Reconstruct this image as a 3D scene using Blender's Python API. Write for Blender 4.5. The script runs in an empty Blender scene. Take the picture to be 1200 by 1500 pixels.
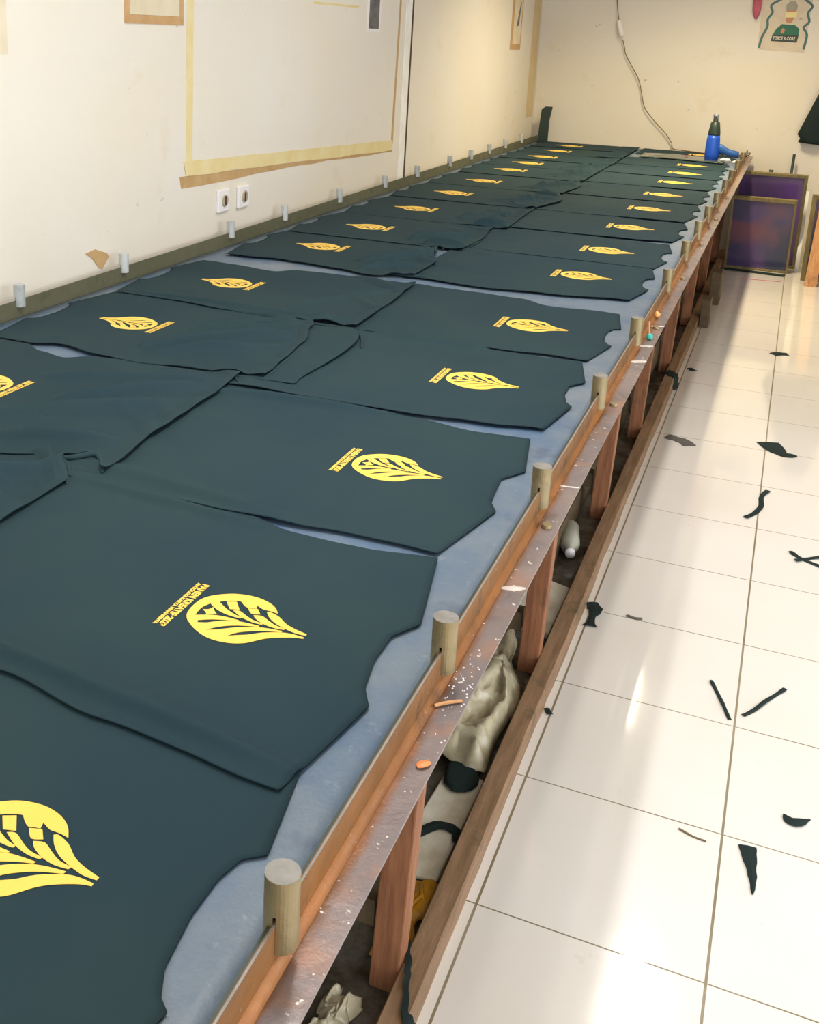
import bpy, bmesh, math, random
from mathutils import Vector, Matrix, noise
random.seed(7)
C = bpy.data.collections.new('workshop'); bpy.context.scene.collection.children.link(C)
SC = bpy.context.scene

# ---------------------------------------------------------------- camera, light, exposure
YAW, PIT, ROL = .4096, .2491, .0359
cd = bpy.data.cameras.new('camera'); cam = bpy.data.objects.new('camera', cd); C.objects.link(cam)
fwd = Vector((-math.sin(YAW)*math.cos(PIT), math.cos(YAW)*math.cos(PIT), -math.sin(PIT)))
rt = Vector((math.cos(YAW), math.sin(YAW), 0)); up = rt.cross(fwd)
r2 = rt*math.cos(ROL)+up*math.sin(ROL); u2 = -rt*math.sin(ROL)+up*math.cos(ROL)
cam.matrix_world = Matrix(((r2.x, u2.x, -fwd.x, .3535), (r2.y, u2.y, -fwd.y, -1.7038), (r2.z, u2.z, -fwd.z, 1.542), (0, 0, 0, 1)))
cd.sensor_fit = 'HORIZONTAL'; cd.sensor_width = 36; cd.lens = 1620.7/1200*36
cd.shift_x = (600-446.2)/1200; cd.shift_y = -(750-457.2)/1200; cd.clip_start = .05
SC.camera = cam
SC.view_settings.view_transform = 'Standard'; SC.view_settings.look = 'None'
SC.view_settings.exposure = 0.0; SC.view_settings.gamma = 1

w = bpy.data.worlds.new('world'); SC.world = w; w.use_nodes = True
bg = w.node_tree.nodes['Background']; bg.inputs[0].default_value = (.80, .90, 1.0, 1); bg.inputs[1].default_value = 1.5

def area(name, loc, rot, sx, sy, power, col, spread=180):
    l = bpy.data.lights.new(name, 'AREA'); l.shape = 'RECTANGLE'; l.size = sx; l.size_y = sy; l.energy = power; l.color = col
    l.spread = math.radians(spread)
    o = bpy.data.objects.new(name, l); o.location = loc; o.rotation_euler = [math.radians(a) for a in rot]; C.objects.link(o); return o
area('daylight_doorway', (2.5, -.4, 1.35), (0, 90, 0), 2.3, 4.6, 68, (.93, .96, 1.0))          # open shutter door in the right wall
area('daylight_front', (.2, -3.9, 1.5), (90, 0, 0), 3.0, 2.2, 34, (.94, .97, 1.0))             # shop front behind the camera
TUBES_AND_FILL = [(-.35, .2, 1.2, 14, (.95, .97, 1.0)), (.15, 2.6, 1.2, 16, (1, .96, .90)), (-.2, 5.45, .75, 50, (1, .85, .55))]
for x, y, l, p, c in TUBES_AND_FILL:                                                                     # far tube mirrors in the floor; nearer two added as fill
    area('tube_and_fill_light', (x, y, 2.80), (0, 0, 0), .10, l, p, c, 120)

# ---------------------------------------------------------------- materials
def srgb(h):
    h = h.lstrip('#'); v = [int(h[i:i+2], 16)/255 for i in (0, 2, 4)]
    return tuple([(c/12.92 if c <= .04045 else ((c+.055)/1.055)**2.4) for c in v])+(1,)
def base(name):
    m = bpy.data.materials.new(name); m.use_nodes = True; nt = m.node_tree
    return m, nt, nt.nodes['Principled BSDF']
def mixrgb(nt, fac, a, b, mode='MIX'):
    n = nt.nodes.new('ShaderNodeMix'); n.data_type = 'RGBA'; n.blend_type = mode
    for s, v in ((n.inputs[0], fac), (n.inputs[6], a), (n.inputs[7], b)):
        if hasattr(v, 'is_linked'): nt.links.new(v, s)
        else: s.default_value = v
    return n.outputs[2]
def math_(nt, op, a, b=None, c=None):
    n = nt.nodes.new('ShaderNodeMath'); n.operation = op
    for s, v in zip(n.inputs, (a, b, c)):
        if v is None: continue
        if hasattr(v, 'is_linked'): nt.links.new(v, s)
        else: s.default_value = v
    return n.outputs[0]
def noise_(nt, scale, detail=4, rough=.55, vec=None, stretch=None):
    n = nt.nodes.new('ShaderNodeTexNoise'); n.inputs['Scale'].default_value = scale
    n.inputs['Detail'].default_value = detail; n.inputs['Roughness'].default_value = rough
    g = nt.nodes.new('ShaderNodeNewGeometry'); v = g.outputs['Position']
    if stretch:
        mp = nt.nodes.new('ShaderNodeMapping'); mp.inputs['Scale'].default_value = stretch
        nt.links.new(v, mp.inputs[0]); v = mp.outputs[0]
    nt.links.new(v, n.inputs['Vector']); return n.outputs['Fac']
def ramp(nt, f, p0, p1, a=0., b=1.):
    n = nt.nodes.new('ShaderNodeMapRange'); n.inputs['From Min'].default_value = p0; n.inputs['From Max'].default_value = p1
    n.inputs['To Min'].default_value = a; n.inputs['To Max'].default_value = b; nt.links.new(f, n.inputs['Value']); return n.outputs[0]
def bump(nt, p, h, s, d=.002):
    n = nt.nodes.new('ShaderNodeBump'); n.inputs['Strength'].default_value = s; n.inputs['Distance'].default_value = d
    nt.links.new(h, n.inputs['Height']); nt.links.new(n.outputs[0], p.inputs['Normal'])
def simple(name, col, rough=.5, metal=0., col2=None, scale=8, stretch=None, lo=.35, hi=.65, bmp=0, bscale=60, spec=None, sheen=0):
    m, nt, p = base(name); c = srgb(col)
    if col2: nt.links.new(mixrgb(nt, ramp(nt, noise_(nt, scale, 5, .6, stretch=stretch), lo, hi), c, srgb(col2)), p.inputs['Base Color'])
    else: p.inputs['Base Color'].default_value = c
    p.inputs['Roughness'].default_value = rough; p.inputs['Metallic'].default_value = metal
    if spec is not None: p.inputs['Specular IOR Level'].default_value = spec
    if sheen: p.inputs['Sheen Weight'].default_value = sheen; p.inputs['Sheen Roughness'].default_value = .5
    if bmp: bump(nt, p, noise_(nt, bscale, 4), bmp)
    return m

def wall_mat():
    m, nt, p = base('painted_plaster')
    c = mixrgb(nt, ramp(nt, noise_(nt, .9, 3), .35, .65), srgb('#ebe4db'), srgb('#e9dfcd'))
    c = mixrgb(nt, ramp(nt, noise_(nt, 5, 6, .65), .60, .78, 0, .35), c, srgb('#d9bd8c'))
    c = mixrgb(nt, ramp(nt, noise_(nt, 16, 3, .5), .745, .775, 0, .55), c, srgb('#7d6a4c'))
    nt.links.new(c, p.inputs['Base Color']); p.inputs['Roughness'].default_value = .55
    bump(nt, p, noise_(nt, 3, 6), .25, .01); return m
def floor_mat():
    m, nt, p = base('glazed_floor_tiles')
    g = nt.nodes.new('ShaderNodeNewGeometry'); s = nt.nodes.new('ShaderNodeSeparateXYZ'); nt.links.new(g.outputs['Position'], s.inputs[0])
    def line(o, wd):
        a = math_(nt, 'DIVIDE', o, .4); a = math_(nt, 'FRACT', a); a = math_(nt, 'SUBTRACT', a, .5); a = math_(nt, 'ABSOLUTE', a)
        return math_(nt, 'GREATER_THAN', a, .5-wd/.4)
    l = math_(nt, 'MAXIMUM', line(s.outputs[0], .0025), line(s.outputs[1], .0016))
    t = mixrgb(nt, ramp(nt, noise_(nt, 1.3, 3), .3, .7), srgb('#ece6e0'), srgb('#e4dcd2'))
    t = mixrgb(nt, ramp(nt, noise_(nt, 7, 8, .75), .62, .80, 0, .35), t, srgb('#a79a88'))
    t = mixrgb(nt, ramp(nt, noise_(nt, 34, 3, .6), .73, .78, 0, .55), t, srgb('#8d8070'))
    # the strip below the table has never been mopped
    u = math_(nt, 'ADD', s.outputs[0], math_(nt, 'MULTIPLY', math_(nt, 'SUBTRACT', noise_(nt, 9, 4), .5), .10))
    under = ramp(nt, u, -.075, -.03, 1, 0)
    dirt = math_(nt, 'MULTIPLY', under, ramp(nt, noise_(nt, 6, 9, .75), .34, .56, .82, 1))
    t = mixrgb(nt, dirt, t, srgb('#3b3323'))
    g2 = mixrgb(nt, ramp(nt, noise_(nt, 4, 4), .35, .65), srgb('#78694a'), srgb('#978a72'))
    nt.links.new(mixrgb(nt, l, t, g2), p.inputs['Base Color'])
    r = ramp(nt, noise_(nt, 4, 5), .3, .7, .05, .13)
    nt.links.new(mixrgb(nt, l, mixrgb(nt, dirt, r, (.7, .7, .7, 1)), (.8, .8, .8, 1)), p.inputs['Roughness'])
    p.inputs['Coat Weight'].default_value = .5; p.inputs['Coat Roughness'].default_value = .035
    bump(nt, p, math_(nt, 'SUBTRACT', 1, l), .5, .001); return m
def cloth_mat(name='black_cotton_jersey', a='#263941', b='#2b3d41'):
    m, nt, p = base(name)
    nt.links.new(mixrgb(nt, ramp(nt, noise_(nt, 3, 3), .35, .65), srgb(a), srgb(b)), p.inputs['Base Color'])
    p.inputs['Roughness'].default_value = .85; p.inputs['Specular IOR Level'].default_value = .12
    p.inputs['Sheen Weight'].default_value = .0; p.inputs['Sheen Roughness'].default_value = .6
    wv = noise_(nt, 900, 2, .5); bump(nt, p, wv, .12, .0006); return m
def vinyl_mat():
    m, nt, p = base('worn_blue_grey_vinyl')
    c = mixrgb(nt, ramp(nt, noise_(nt, 6, 6, .65), .35, .65), srgb('#526984'), srgb('#707c88'))
    c = mixrgb(nt, ramp(nt, noise_(nt, 40, 5, .7), .60, .75, 0, .6), c, srgb('#93a0aa'))
    c = mixrgb(nt, ramp(nt, noise_(nt, 11, 3, .6), .62, .72, 0, .5), c, srgb('#3b4d68'))
    nt.links.new(c, p.inputs['Base Color']); p.inputs['Roughness'].default_value = .42
    bump(nt, p, noise_(nt, 28, 6, .7), .5, .003); return m
def rust_mat(name, a, b, c3, rough=.5, metal=.25, spots=0.):
    m, nt, p = base(name)
    c = mixrgb(nt, ramp(nt, noise_(nt, 5, 6, .65, stretch=(1, .35, 1)), .36, .62), srgb(a), srgb(b))
    c = mixrgb(nt, ramp(nt, noise_(nt, 14, 6, .7), .56, .72, 0, .8), c, srgb(c3))
    if spots: c = mixrgb(nt, ramp(nt, noise_(nt, 75, 2, .6), .70, .74, 0, spots), c, srgb('#d6d0c4'))
    nt.links.new(c, p.inputs['Base Color']); p.inputs['Metallic'].default_value = metal
    nt.links.new(ramp(nt, noise_(nt, 22, 4), .3, .7, rough-.12, rough+.18), p.inputs['Roughness'])
    bump(nt, p, noise_(nt, 45, 6, .7), .5, .002); return m
def wood_mat(name, a, b, st=(12, 12, 1.2), dirt='#4c3a28', d=.6, rough=.65):
    m, nt, p = base(name)
    c = mixrgb(nt, ramp(nt, noise_(nt, 6, 6, .6, stretch=st), .36, .64), srgb(a), srgb(b))
    c = mixrgb(nt, ramp(nt, noise_(nt, 9, 6, .7), .56, .74, 0, d), c, srgb(dirt))
    nt.links.new(c, p.inputs['Base Color']); p.inputs['Roughness'].default_value = rough
    bump(nt, p, noise_(nt, 14, 6, .6, stretch=st), .4, .002); return m
M = dict(
 wall=wall_mat(), floor=floor_mat(), cloth=cloth_mat(), vinyl=vinyl_mat(),
 cloth2=cloth_mat('black_cloth_offcut', '#222d2c', '#2a3534'),
 ceil=simple('ceiling_board', '#eee6d6', .8),
 rust=rust_mat('rusty_steel_orange', '#986430', '#6d4b2a', '#4d3d2a', .5, .2, .25),
 steel=None, steel_=rust_mat('worn_steel_mauve', '#7e6a62', '#65595a', '#8a5c42', .42, .3, .9),
 fillet=rust_mat('rust_corner_highlight', '#b07038', '#86582f', '#6b4a2c', .4, .2, .3),  # corner's catch of light painted in as paler rust
 olive=rust_mat('grimy_steel_olive', '#5d5d46', '#676650', '#4a4a38', .6, .1, .25),
 pin=rust_mat('dull_brass_steel', '#9c8a68', '#857550', '#6d6252', .34, .55, .2),
 pin2=rust_mat('dull_grey_steel', '#d2d4d2', '#b4b8b8', '#9a9e9c', .45, .3, 0),
 pincap=simple('pin_cap_steel', '#8f8a84', .5, .3, col2='#7c7872', scale=60),
 wood=wood_mat('reddish_timber', '#a06a46', '#7e4e32'),
 woodr=wood_mat('reddish_timber_rail', '#9c7a5c', '#7f6246', (12, 1.2, 12), '#4c4430', .75),
 woodp=wood_mat('pale_timber', '#cf9a68', '#b98252'),
 wooddark=wood_mat('grimy_plywood', '#66543c', '#53452f', (4, 1, 4), '#38301f', .8),
 print=simple('yellow_plastisol_ink', '#fdd360', .5, col2='#f8c952', scale=5, bmp=.1, bscale=300),
 tape=simple('yellow_masking_tape', '#ecdcaa', .6, col2='#e6d095', scale=9),
 fade=simple('faded_tan_tape', '#e0cba0', .6, col2='#d8be90', scale=6),
 tape2=simple('brown_masking_tape', '#cba877', .6, col2='#bd9868', scale=14),
 kraft=simple('brown_paper_border', '#cfa878', .7, col2='#c09565', scale=14),
 paper=simple('cream_paper', '#e6d8bd', .7, col2='#dccdae', scale=9),
 white=simple('white_plastic', '#f2eeee', .35),
 whitepaint=simple('white_painted_trim', '#fdfcfa', .5, col2='#f3eee6', scale=12),
 darkgap=simple('dark_gap', '#4c3a2c', .8),
 hole=simple('socket_recess', '#b3a58f', .6),
 photo=simple('photo_print', '#6e6a70', .4, col2='#3c3f4c', scale=22),
 blue=simple('blue_plastic', '#1f55c8', .32),
 blue2=simple('dull_blue_grip', '#1d559c', .45),
 blackp=simple('black_plastic', '#2b3a34', .45),
 nozzle=simple('bright_nozzle_steel', '#b8bcc0', .25, .8),
 cable=simple('brown_cable', '#6e5c3a', .6),
 purple=None, purple2=None,
 frame=wood_mat('olive_frame_timber', '#8a7a50', '#6f6440'),
 pink=simple('pink_cloth', '#c9687c', .8, col2='#b8586e', scale=12),
 foam=simple('dirty_white_foam', '#efe8d8', .7, col2='#cfc4ac', scale=12, bmp=.4, bscale=30),
 wrap=simple('crumpled_clear_wrap', '#cdc2a6', .22, col2='#a99d80', scale=16, bmp=.9, bscale=35),
 yellowbag=simple('yellow_bag', '#d69a1e', .4, col2='#a87a1a', scale=16, bmp=.6, bscale=30),
 teal=simple('teal_bead', '#2fae9c', .3), amber=simple('amber_bead', '#f0b168', .3),
 chip=simple('orange_paint_chip', '#e08a50', .5), patch=simple('white_paint_smear', '#d9cfc6', .4, col2='#b8aaa0', scale=60),
 plastic=simple('shiny_grey_plastic', '#4b5550', .18, col2='#3f4945', scale=6, bmp=.3, bscale=12),
 posterbg=simple('poster_sheet', '#ddd0b8', .35, col2='#d6c2a8', scale=10),
 pgreen=simple('poster_green', '#2e6e54', .5), pteal=simple('poster_teal', '#46706f', .5), pdark=simple('poster_dark', '#3e4438', .5),
 pgrey=simple('poster_grey', '#a49f90', .5), pskin=simple('poster_skin', '#c98a68', .5), pyel=simple('poster_yellow', '#f0e0a0', .5),
 pwhite=simple('poster_white', '#e6e0d0', .5),
 bottle=simple('cloudy_bottle', '#b9b8a8', .3),
 dirtc=simple('grey_smudge', '#5a5750', .8),
)
def purple_mat(name, a, b, c3):
    m, nt, p = base(name)
    f = noise_(nt, 3.2, 2, .4, stretch=(1.6, 1, .5)); c = mixrgb(nt, ramp(nt, f, .38, .62), srgb(a), srgb(b))
    c = mixrgb(nt, ramp(nt, noise_(nt, 4.3, 2, .4), .55, .72, 0, .7), c, srgb(c3))
    nt.links.new(c, p.inputs['Base Color']); p.inputs['Roughness'].default_value = .22; return m
def ledge_mat():
    m, nt, p = base('ledge_steel')
    g = nt.nodes.new('ShaderNodeNewGeometry'); s = nt.nodes.new('ShaderNodeSeparateXYZ'); nt.links.new(g.outputs['Position'], s.inputs[0])
    nn = noise_(nt, 7, 5, .6, stretch=(1, .5, 1))
    c = mixrgb(nt, ramp(nt, noise_(nt, 6, 6, .65, stretch=(1, .4, 1)), .36, .62), srgb('#8b7b76'), srgb('#6a6163'))
    c = mixrgb(nt, ramp(nt, noise_(nt, 9, 4, .6), .55, .68, 0, .8), c, srgb('#9b7460'))
    rust = mixrgb(nt, ramp(nt, noise_(nt, 9, 6, .65), .4, .6), srgb('#8e5c38'), srgb('#6e4a2e'))
    e = math_(nt, 'ADD', s.outputs[0], math_(nt, 'MULTIPLY', math_(nt, 'SUBTRACT', nn, .5), .03))
    c = mixrgb(nt, ramp(nt, e, XO+.011, XO+.021, 1, 0), c, rust)
    c = mixrgb(nt, ramp(nt, noise_(nt, 90, 2, .6), .69, .72, 0, .9), c, srgb('#dcd6c8'))
    nt.links.new(c, p.inputs['Base Color']); p.inputs['Metallic'].default_value = .25
    nt.links.new(ramp(nt, noise_(nt, 22, 4), .3, .7, .28, .55), p.inputs['Roughness'])
    bump(nt, p, noise_(nt, 40, 6, .7), .6, .002); return m
XO = .034
M['steel'] = ledge_mat()
M['purple'] = purple_mat('purple_emulsion_mesh', '#39405c', '#5a4878', '#7c4f58')
M['purple2'] = purple_mat('bright_purple_emulsion_mesh', '#544270', '#6b4a90', '#5c4560')

# ---------------------------------------------------------------- helpers
def link(name, me, m=None, parent=None):
    o = bpy.data.objects.new(name, me); C.objects.link(o)
    if m: me.materials.append(m)
    if parent: o.parent = parent
    return o
def obj(name, bm, m, parent=None, smooth=False, bevel=0):
    bmesh.ops.recalc_face_normals(bm, faces=bm.faces[:])
    me = bpy.data.meshes.new(name); bm.to_mesh(me); bm.free()
    if smooth:
        for p in me.polygons: p.use_smooth = True
    o = link(name, me, m, parent)
    if bevel:
        b = o.modifiers.new('bevel', 'BEVEL'); b.width = bevel; b.segments = 2; b.limit_method = 'ANGLE'
    return o
def tag(o, label, cat, group=None):
    o['label'] = label; o['category'] = cat
    if group: o['group'] = group
    return o
def thing(name, label, cat, loc=(0, 0, 0), group=None, rot=(0, 0, 0)):
    o = bpy.data.objects.new(name, None); C.objects.link(o); o.location = loc; o.rotation_euler = rot; o.empty_display_size = .1
    return tag(o, label, cat, group)
def struct(name, bm, m, parent=None, **k):
    o = obj(name, bm, m, parent, **k)
    if not parent: o['kind'] = 'structure'
    return o
def box(bm, x0, x1, y0, y1, z0, z1, top=None):
    """box; top=(dx,dy) shears the top face"""
    dx, dy = top or (0, 0); vs = []
    for z, sx, sy in ((z0, 0, 0), (z1, dx, dy)):
        for x, y in ((x0, y0), (x1, y0), (x1, y1), (x0, y1)): vs.append(bm.verts.new((x+sx, y+sy, z)))
    for f in ((0, 3, 2, 1), (4, 5, 6, 7), (0, 1, 5, 4), (1, 2, 6, 5), (2, 3, 7, 6), (3, 0, 4, 7)): bm.faces.new([vs[i] for i in f])
    return bm
def B(*a, **k): return box(bmesh.new(), *a, **k)
def prism(pts, d0, d1, axis='z', bm=None):
    """polygon pts extruded along an axis from d0 to d1"""
    bm = bm or bmesh.new()
    def P(p, d): return {'z': (p[0], p[1], d), 'x': (d, p[0], p[1]), 'y': (p[0], d, p[1])}[axis]
    a = [bm.verts.new(P(p, d0)) for p in pts]; b = [bm.verts.new(P(p, d1)) for p in pts]
    bm.faces.new(a[::-1]); bm.faces.new(b)
    for i in range(len(pts)):
        j = (i+1) % len(pts); bm.faces.new((a[i], a[j], b[j], b[i]))
    return bm
def tube(path, r, n=8, bm=None, closed=True):
    bm = bm or bmesh.new(); rings = []; P = [Vector(p) for p in path]
    rr = r if isinstance(r, (list, tuple)) else [r]*len(P)
    for i, p in enumerate(P):
        t = (P[min(i+1, len(P)-1)]-P[max(i-1, 0)]).normalized()
        a = t.orthogonal().normalized() if i == 0 else (rings_a - t*rings_a.dot(t)).normalized()
        rings_a = a; b = t.cross(a)
        rings.append([bm.verts.new(p+(a*math.cos(2*math.pi*k/n)+b*math.sin(2*math.pi*k/n))*rr[i]) for k in range(n)])
    for i in range(len(rings)-1):
        for k in range(n): bm.faces.new((rings[i][k], rings[i][(k+1) % n], rings[i+1][(k+1) % n], rings[i+1][k]))
    if closed: bm.faces.new(rings[0][::-1]); bm.faces.new(rings[-1])
    return bm
def smooth_path(pts, n=6):
    out = []; P = [Vector(p) for p in pts]; P = [P[0]]+P+[P[-1]]
    for i in range(1, len(P)-2):
        for k in range(n):
            t = k/n; a, b, c, d = P[i-1:i+3]
            out.append(.5*((2*b)+(c-a)*t+(2*a-5*b+4*c-d)*t*t+(-a+3*b-3*c+d)*t**3))
    out.append(P[-2]); return out
def strip(path, width, z, thick=.0015, wob=.002, seed=0):
    """a small flat scrap of cloth following a path, slightly curled"""
    bm = bmesh.new(); pts = smooth_path([(p[0], p[1], 0) for p in path], 4); n = len(pts); rnd = random.Random(seed)
    rows = []
    for i, p in enumerate(pts):
        t = (pts[min(i+1, n-1)]-pts[max(i-1, 0)]); t.z = 0; t.normalize(); s = Vector((-t.y, t.x, 0))
        wd = (width(i/(n-1)) if callable(width) else width)*(1+rnd.uniform(-.12, .12)); h = z+wob*(1+math.sin(i*.9+seed))*.5
        rows.append([bm.verts.new(p+s*wd*.5*k+Vector((0, 0, h+(.0012 if k == 0 else 0)))) for k in (-1, 0, 1)])
    for i in range(n-1):
        for k in (0, 1): bm.faces.new((rows[i][k], rows[i][k+1], rows[i+1][k+1], rows[i+1][k]))
    g = bmesh.ops.extrude_face_region(bm, geom=bm.faces[:])
    bmesh.ops.translate(bm, verts=[v for v in g['geom'] if isinstance(v, bmesh.types.BMVert)], vec=(0, 0, thick))
    return bm
def interp(tab, x):
    if x <= tab[0][0]: return tab[0][1]
    for (a, fa), (b, fb) in zip(tab, tab[1:]):
        if x <= b:
            t = (x-a)/(b-a); t = t*t*(3-2*t); return fa+(fb-fa)*t
    return tab[-1][1]

# ---------------------------------------------------------------- room
XL, XR, YN, YF, H = -1.575, 2.6, -4.0, 7.15, 2.9
struct('floor', B(XL-.1, XR+.1, YN-.1, YF+.1, -.06, 0), M['floor'])
struct('ceiling', B(XL-.1, XR+.1, YN-.1, YF+.1, H, H+.06), M['ceil'])
struct('wall_left', B(XL-.1, XL, YN, YF, 0, H), M['wall'])
struct('wall_far', B(XL-.1, XR+.1, YF, YF+.1, 0, H), M['wall'])
bm = bmesh.new(); box(bm, XR, XR+.1, 2.2, YF, 0, H); box(bm, XR, XR+.1, YN, -3.4, 0, H); box(bm, XR, XR+.1, -3.4, 2.2, 2.6, H)
struct('wall_right', bm, M['wall'])
bm = bmesh.new(); box(bm, XL-.1, -1.3, YN-.1, YN, 0, H); box(bm, 1.7, XR+.1, YN-.1, YN, 0, H); box(bm, -1.3, 1.7, YN-.1, YN, 2.6, H); box(bm, -1.3, 1.7, YN-.1, YN, 0, .35)
struct('wall_back', bm, M['wall'])
# white timber post on the left wall; dark strip paints its shadow gap
struct('trim_1', B(XL, XL+.003, 3.918, 4.006, 0, H), M['whitepaint'])
struct('post_gap_shade', B(XL, XL+.004, 4.006, 4.030, 0, H), M['darkgap'])

# ---------------------------------------------------------------- print table
ZS = .760          # top of the vinyl
XI, XO = -1.520, .034   # the two steel edges
Y0, Y1 = -1.95, 7.10
table = thing('printing_table', 'long printing table with blue-grey vinyl top, rusty steel edges and timber legs', 'table', (-.75, 2.5, 0))
def tp(name, bm, m, **k):
    bmesh.ops.translate(bm, verts=bm.verts[:], vec=(.75, -2.5, 0)); return obj(name, bm, m, table, **k)
tp('tabletop', B(XI+.004, XO-.006, Y0, Y1, ZS-.024, ZS-.004), M['wooddark'])
def vinyl():
    bm = bmesh.new(); nx, ny = 40, 240; g = []
    for j in range(ny+1):
        y = Y0+.002+(Y1-Y0-.004)*j/ny; row = []
        for i in range(nx+1):
            x = XI+.004+(XO-XI-.010)*i/nx; e = min(abs(x-XO), abs(x-XI))
            z = ZS-.001+.0012*noise.noise(Vector((x*5, y*5, 3)))*max(0, 1-e/.15)
            row.append(bm.verts.new((x, y, z)))
        g.append(row)
    for j in range(ny):
        for i in range(nx): bm.faces.new((g[j][i], g[j][i+1], g[j+1][i+1], g[j+1][i]))
    r = bmesh.ops.extrude_face_region(bm, geom=bm.faces[:])
    bmesh.ops.translate(bm, verts=[v for v in r['geom'] if isinstance(v, bmesh.types.BMVert)], vec=(0, 0, -.002)); return bm
tp('vinyl_cover', vinyl(), M['vinyl'], smooth=True)
# right edge: upright flange + flange bolted flat, one piece of angle each, split so each face keeps its own wear
ZT = .806
def edge_wave(y, s): return .0012*noise.noise(Vector((y*1.7, s, 0)))
def flange(x0, x1, z0, z1, s):
    bm = bmesh.new(); prev = None; n = 120
    for j in range(n+1):
        y = Y0+(Y1-Y0)*j/n; d = edge_wave(y, s)
        ring = [bm.verts.new((x0+d, y, z0)), bm.verts.new((x1+d, y, z0)), bm.verts.new((x1+d, y, z1+d)), bm.verts.new((x0+d, y, z1+d))]
        if prev:
            for k in range(4): bm.faces.new((prev[k], prev[(k+1) % 4], ring[(k+1) % 4], ring[k]))
        else: bm.faces.new(ring[::-1])
        prev = ring
    bm.faces.new(prev); return bm
a = tp('steel_edge', flange(XO, XO+.0035, ZS, ZT, 1), M['rust']); a['label'] = 'rusty orange upright steel edge on the aisle side'
bm = bmesh.new(); prev = None
for j in range(121):
    y = Y0+(Y1-Y0)*j/120; ring = [bm.verts.new(p) for p in ((XO+.003, y, ZS-.001), (XO+.011, y, ZS-.001), (XO+.0115, y, ZS+.0005), (XO+.0062, y, ZS+.0035), (XO+.0036, y, ZS+.010), (XO+.003, y, ZS+.010))]
    if prev:
        for q in range(6): bm.faces.new((prev[q], prev[(q+1) % 6], ring[(q+1) % 6], ring[q]))
    else: bm.faces.new(ring[::-1])
    prev = ring
bm.faces.new(prev); tp('corner_fillet', bm, M['fillet'], smooth=True)
tp('gap_shade_strip', flange(XO-.0045, XO-.0003, ZS, ZT-.003, 1), M['blackp'])  # black strip added to draw the shaded gap between vinyl and flange
tp('worn_rim', flange(XO+.0012, XO+.0034, ZT-.001, ZT+.0006, 1), M['pincap'])
a = tp('steel_edge', flange(XO, XO+.044, ZS-.004, ZS, 2), M['steel']); a['label'] = 'worn mauve-grey flat steel ledge on the aisle side'
a = tp('steel_edge', flange(XI-.0035, XI, ZS-.004, ZT, 5), M['olive']); a['label'] = 'dark olive upright steel edge along the wall'
for y in (-1.42, .009, .71, 1.47, 2.22, 2.95, 3.7, 4.5):
    bm = bmesh.new(); bmesh.ops.create_cone(bm, cap_ends=True, segments=16, radius1=.0095, radius2=.0085, depth=.007, matrix=Matrix.Translation((.060, y, ZS+.0035)))
    tp('bolt', bm, M['pin'], bevel=.001)
bm = bmesh.new(); rr = random.Random(4)
for i in range(50):
    x, y, q = rr.uniform(XO+.012, XO+.042), rr.gauss(-.52, .055), rr.uniform(.0005, .0016)
    bmesh.ops.create_icosphere(bm, subdivisions=1, radius=q, matrix=Matrix.Translation((x, y, ZS+q*.2)))
a = tp('glue_flecks', bm, M['white']); a['kind'] = 'stuff'; a['label'] = 'shiny dried flecks on the ledge by the second pin'
# timber frame: top beams, legs, bottom rails, cross rails
tp('top_beam', B(-.045, XO-.004, Y0, Y1, ZS-.10, ZS-.026), M['woodr'])
tp('top_beam', B(XI+.006, XI+.06, Y0, Y1, ZS-.10, ZS-.026), M['woodr'])
LEGY = [-1.30, -.255, .796, 1.819, 2.672, 3.70, 4.72, 5.74, 6.80]
for y in LEGY:
    tp('leg', B(-.116, -.066, y, y+.045, 0, ZS-.027, top=(.026, .006)), M['wood'], bevel=.003)
    tp('leg', B(-1.47, -1.42, y, y+.075, 0, ZS-.027), M['wood'], bevel=.003)
    tp('cross_rail', B(-1.42, -.119, y+.02, y+.06, .10, .15), M['wooddark'])
def rail(x0, x1, z0, z1):
    bm = bmesh.new(); prev = None; n = 160
    for j in range(n+1):
        y = Y0+(Y1-Y0)*j/n; d = .0025*noise.noise(Vector((y*3, x0*9, 0)))+.0015*noise.noise(Vector((y*19, 2, 0)))
        ring = [bm.verts.new(p) for p in ((x0, y, z0), (x1+d*1.5, y, z0), (x1+d, y, z1-.003), (x1-.003+d, y, z1), (x0+.002, y, z1), (x0, y, z1-.002))]
        if prev:
            for k in range(6): bm.faces.new((prev[k], prev[(k+1) % 6], ring[(k+1) % 6], ring[k]))
        else: bm.faces.new(ring[::-1])
        prev = ring
    bm.faces.new(prev); return bm
tp('bottom_rail', rail(-.064, -.019, 0, .052), M['woodr'])
tp('bottom_rail', rail(-1.46, -1.415, 0, .052), M['woodr'])
tp('brace_board', B(-.145, -.122, 2.9, 6.9, .05, .17), M['wooddark'])
# shims nailed to the posts just below the ledge
for y, dx in ((-.285, 0), (.775, 0)):
    tp('leg_shim', B(-.062, -.045, y+.03, y+.085, .46, .62, top=(.02, 0)), M['woodp'], bevel=.002)

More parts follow.
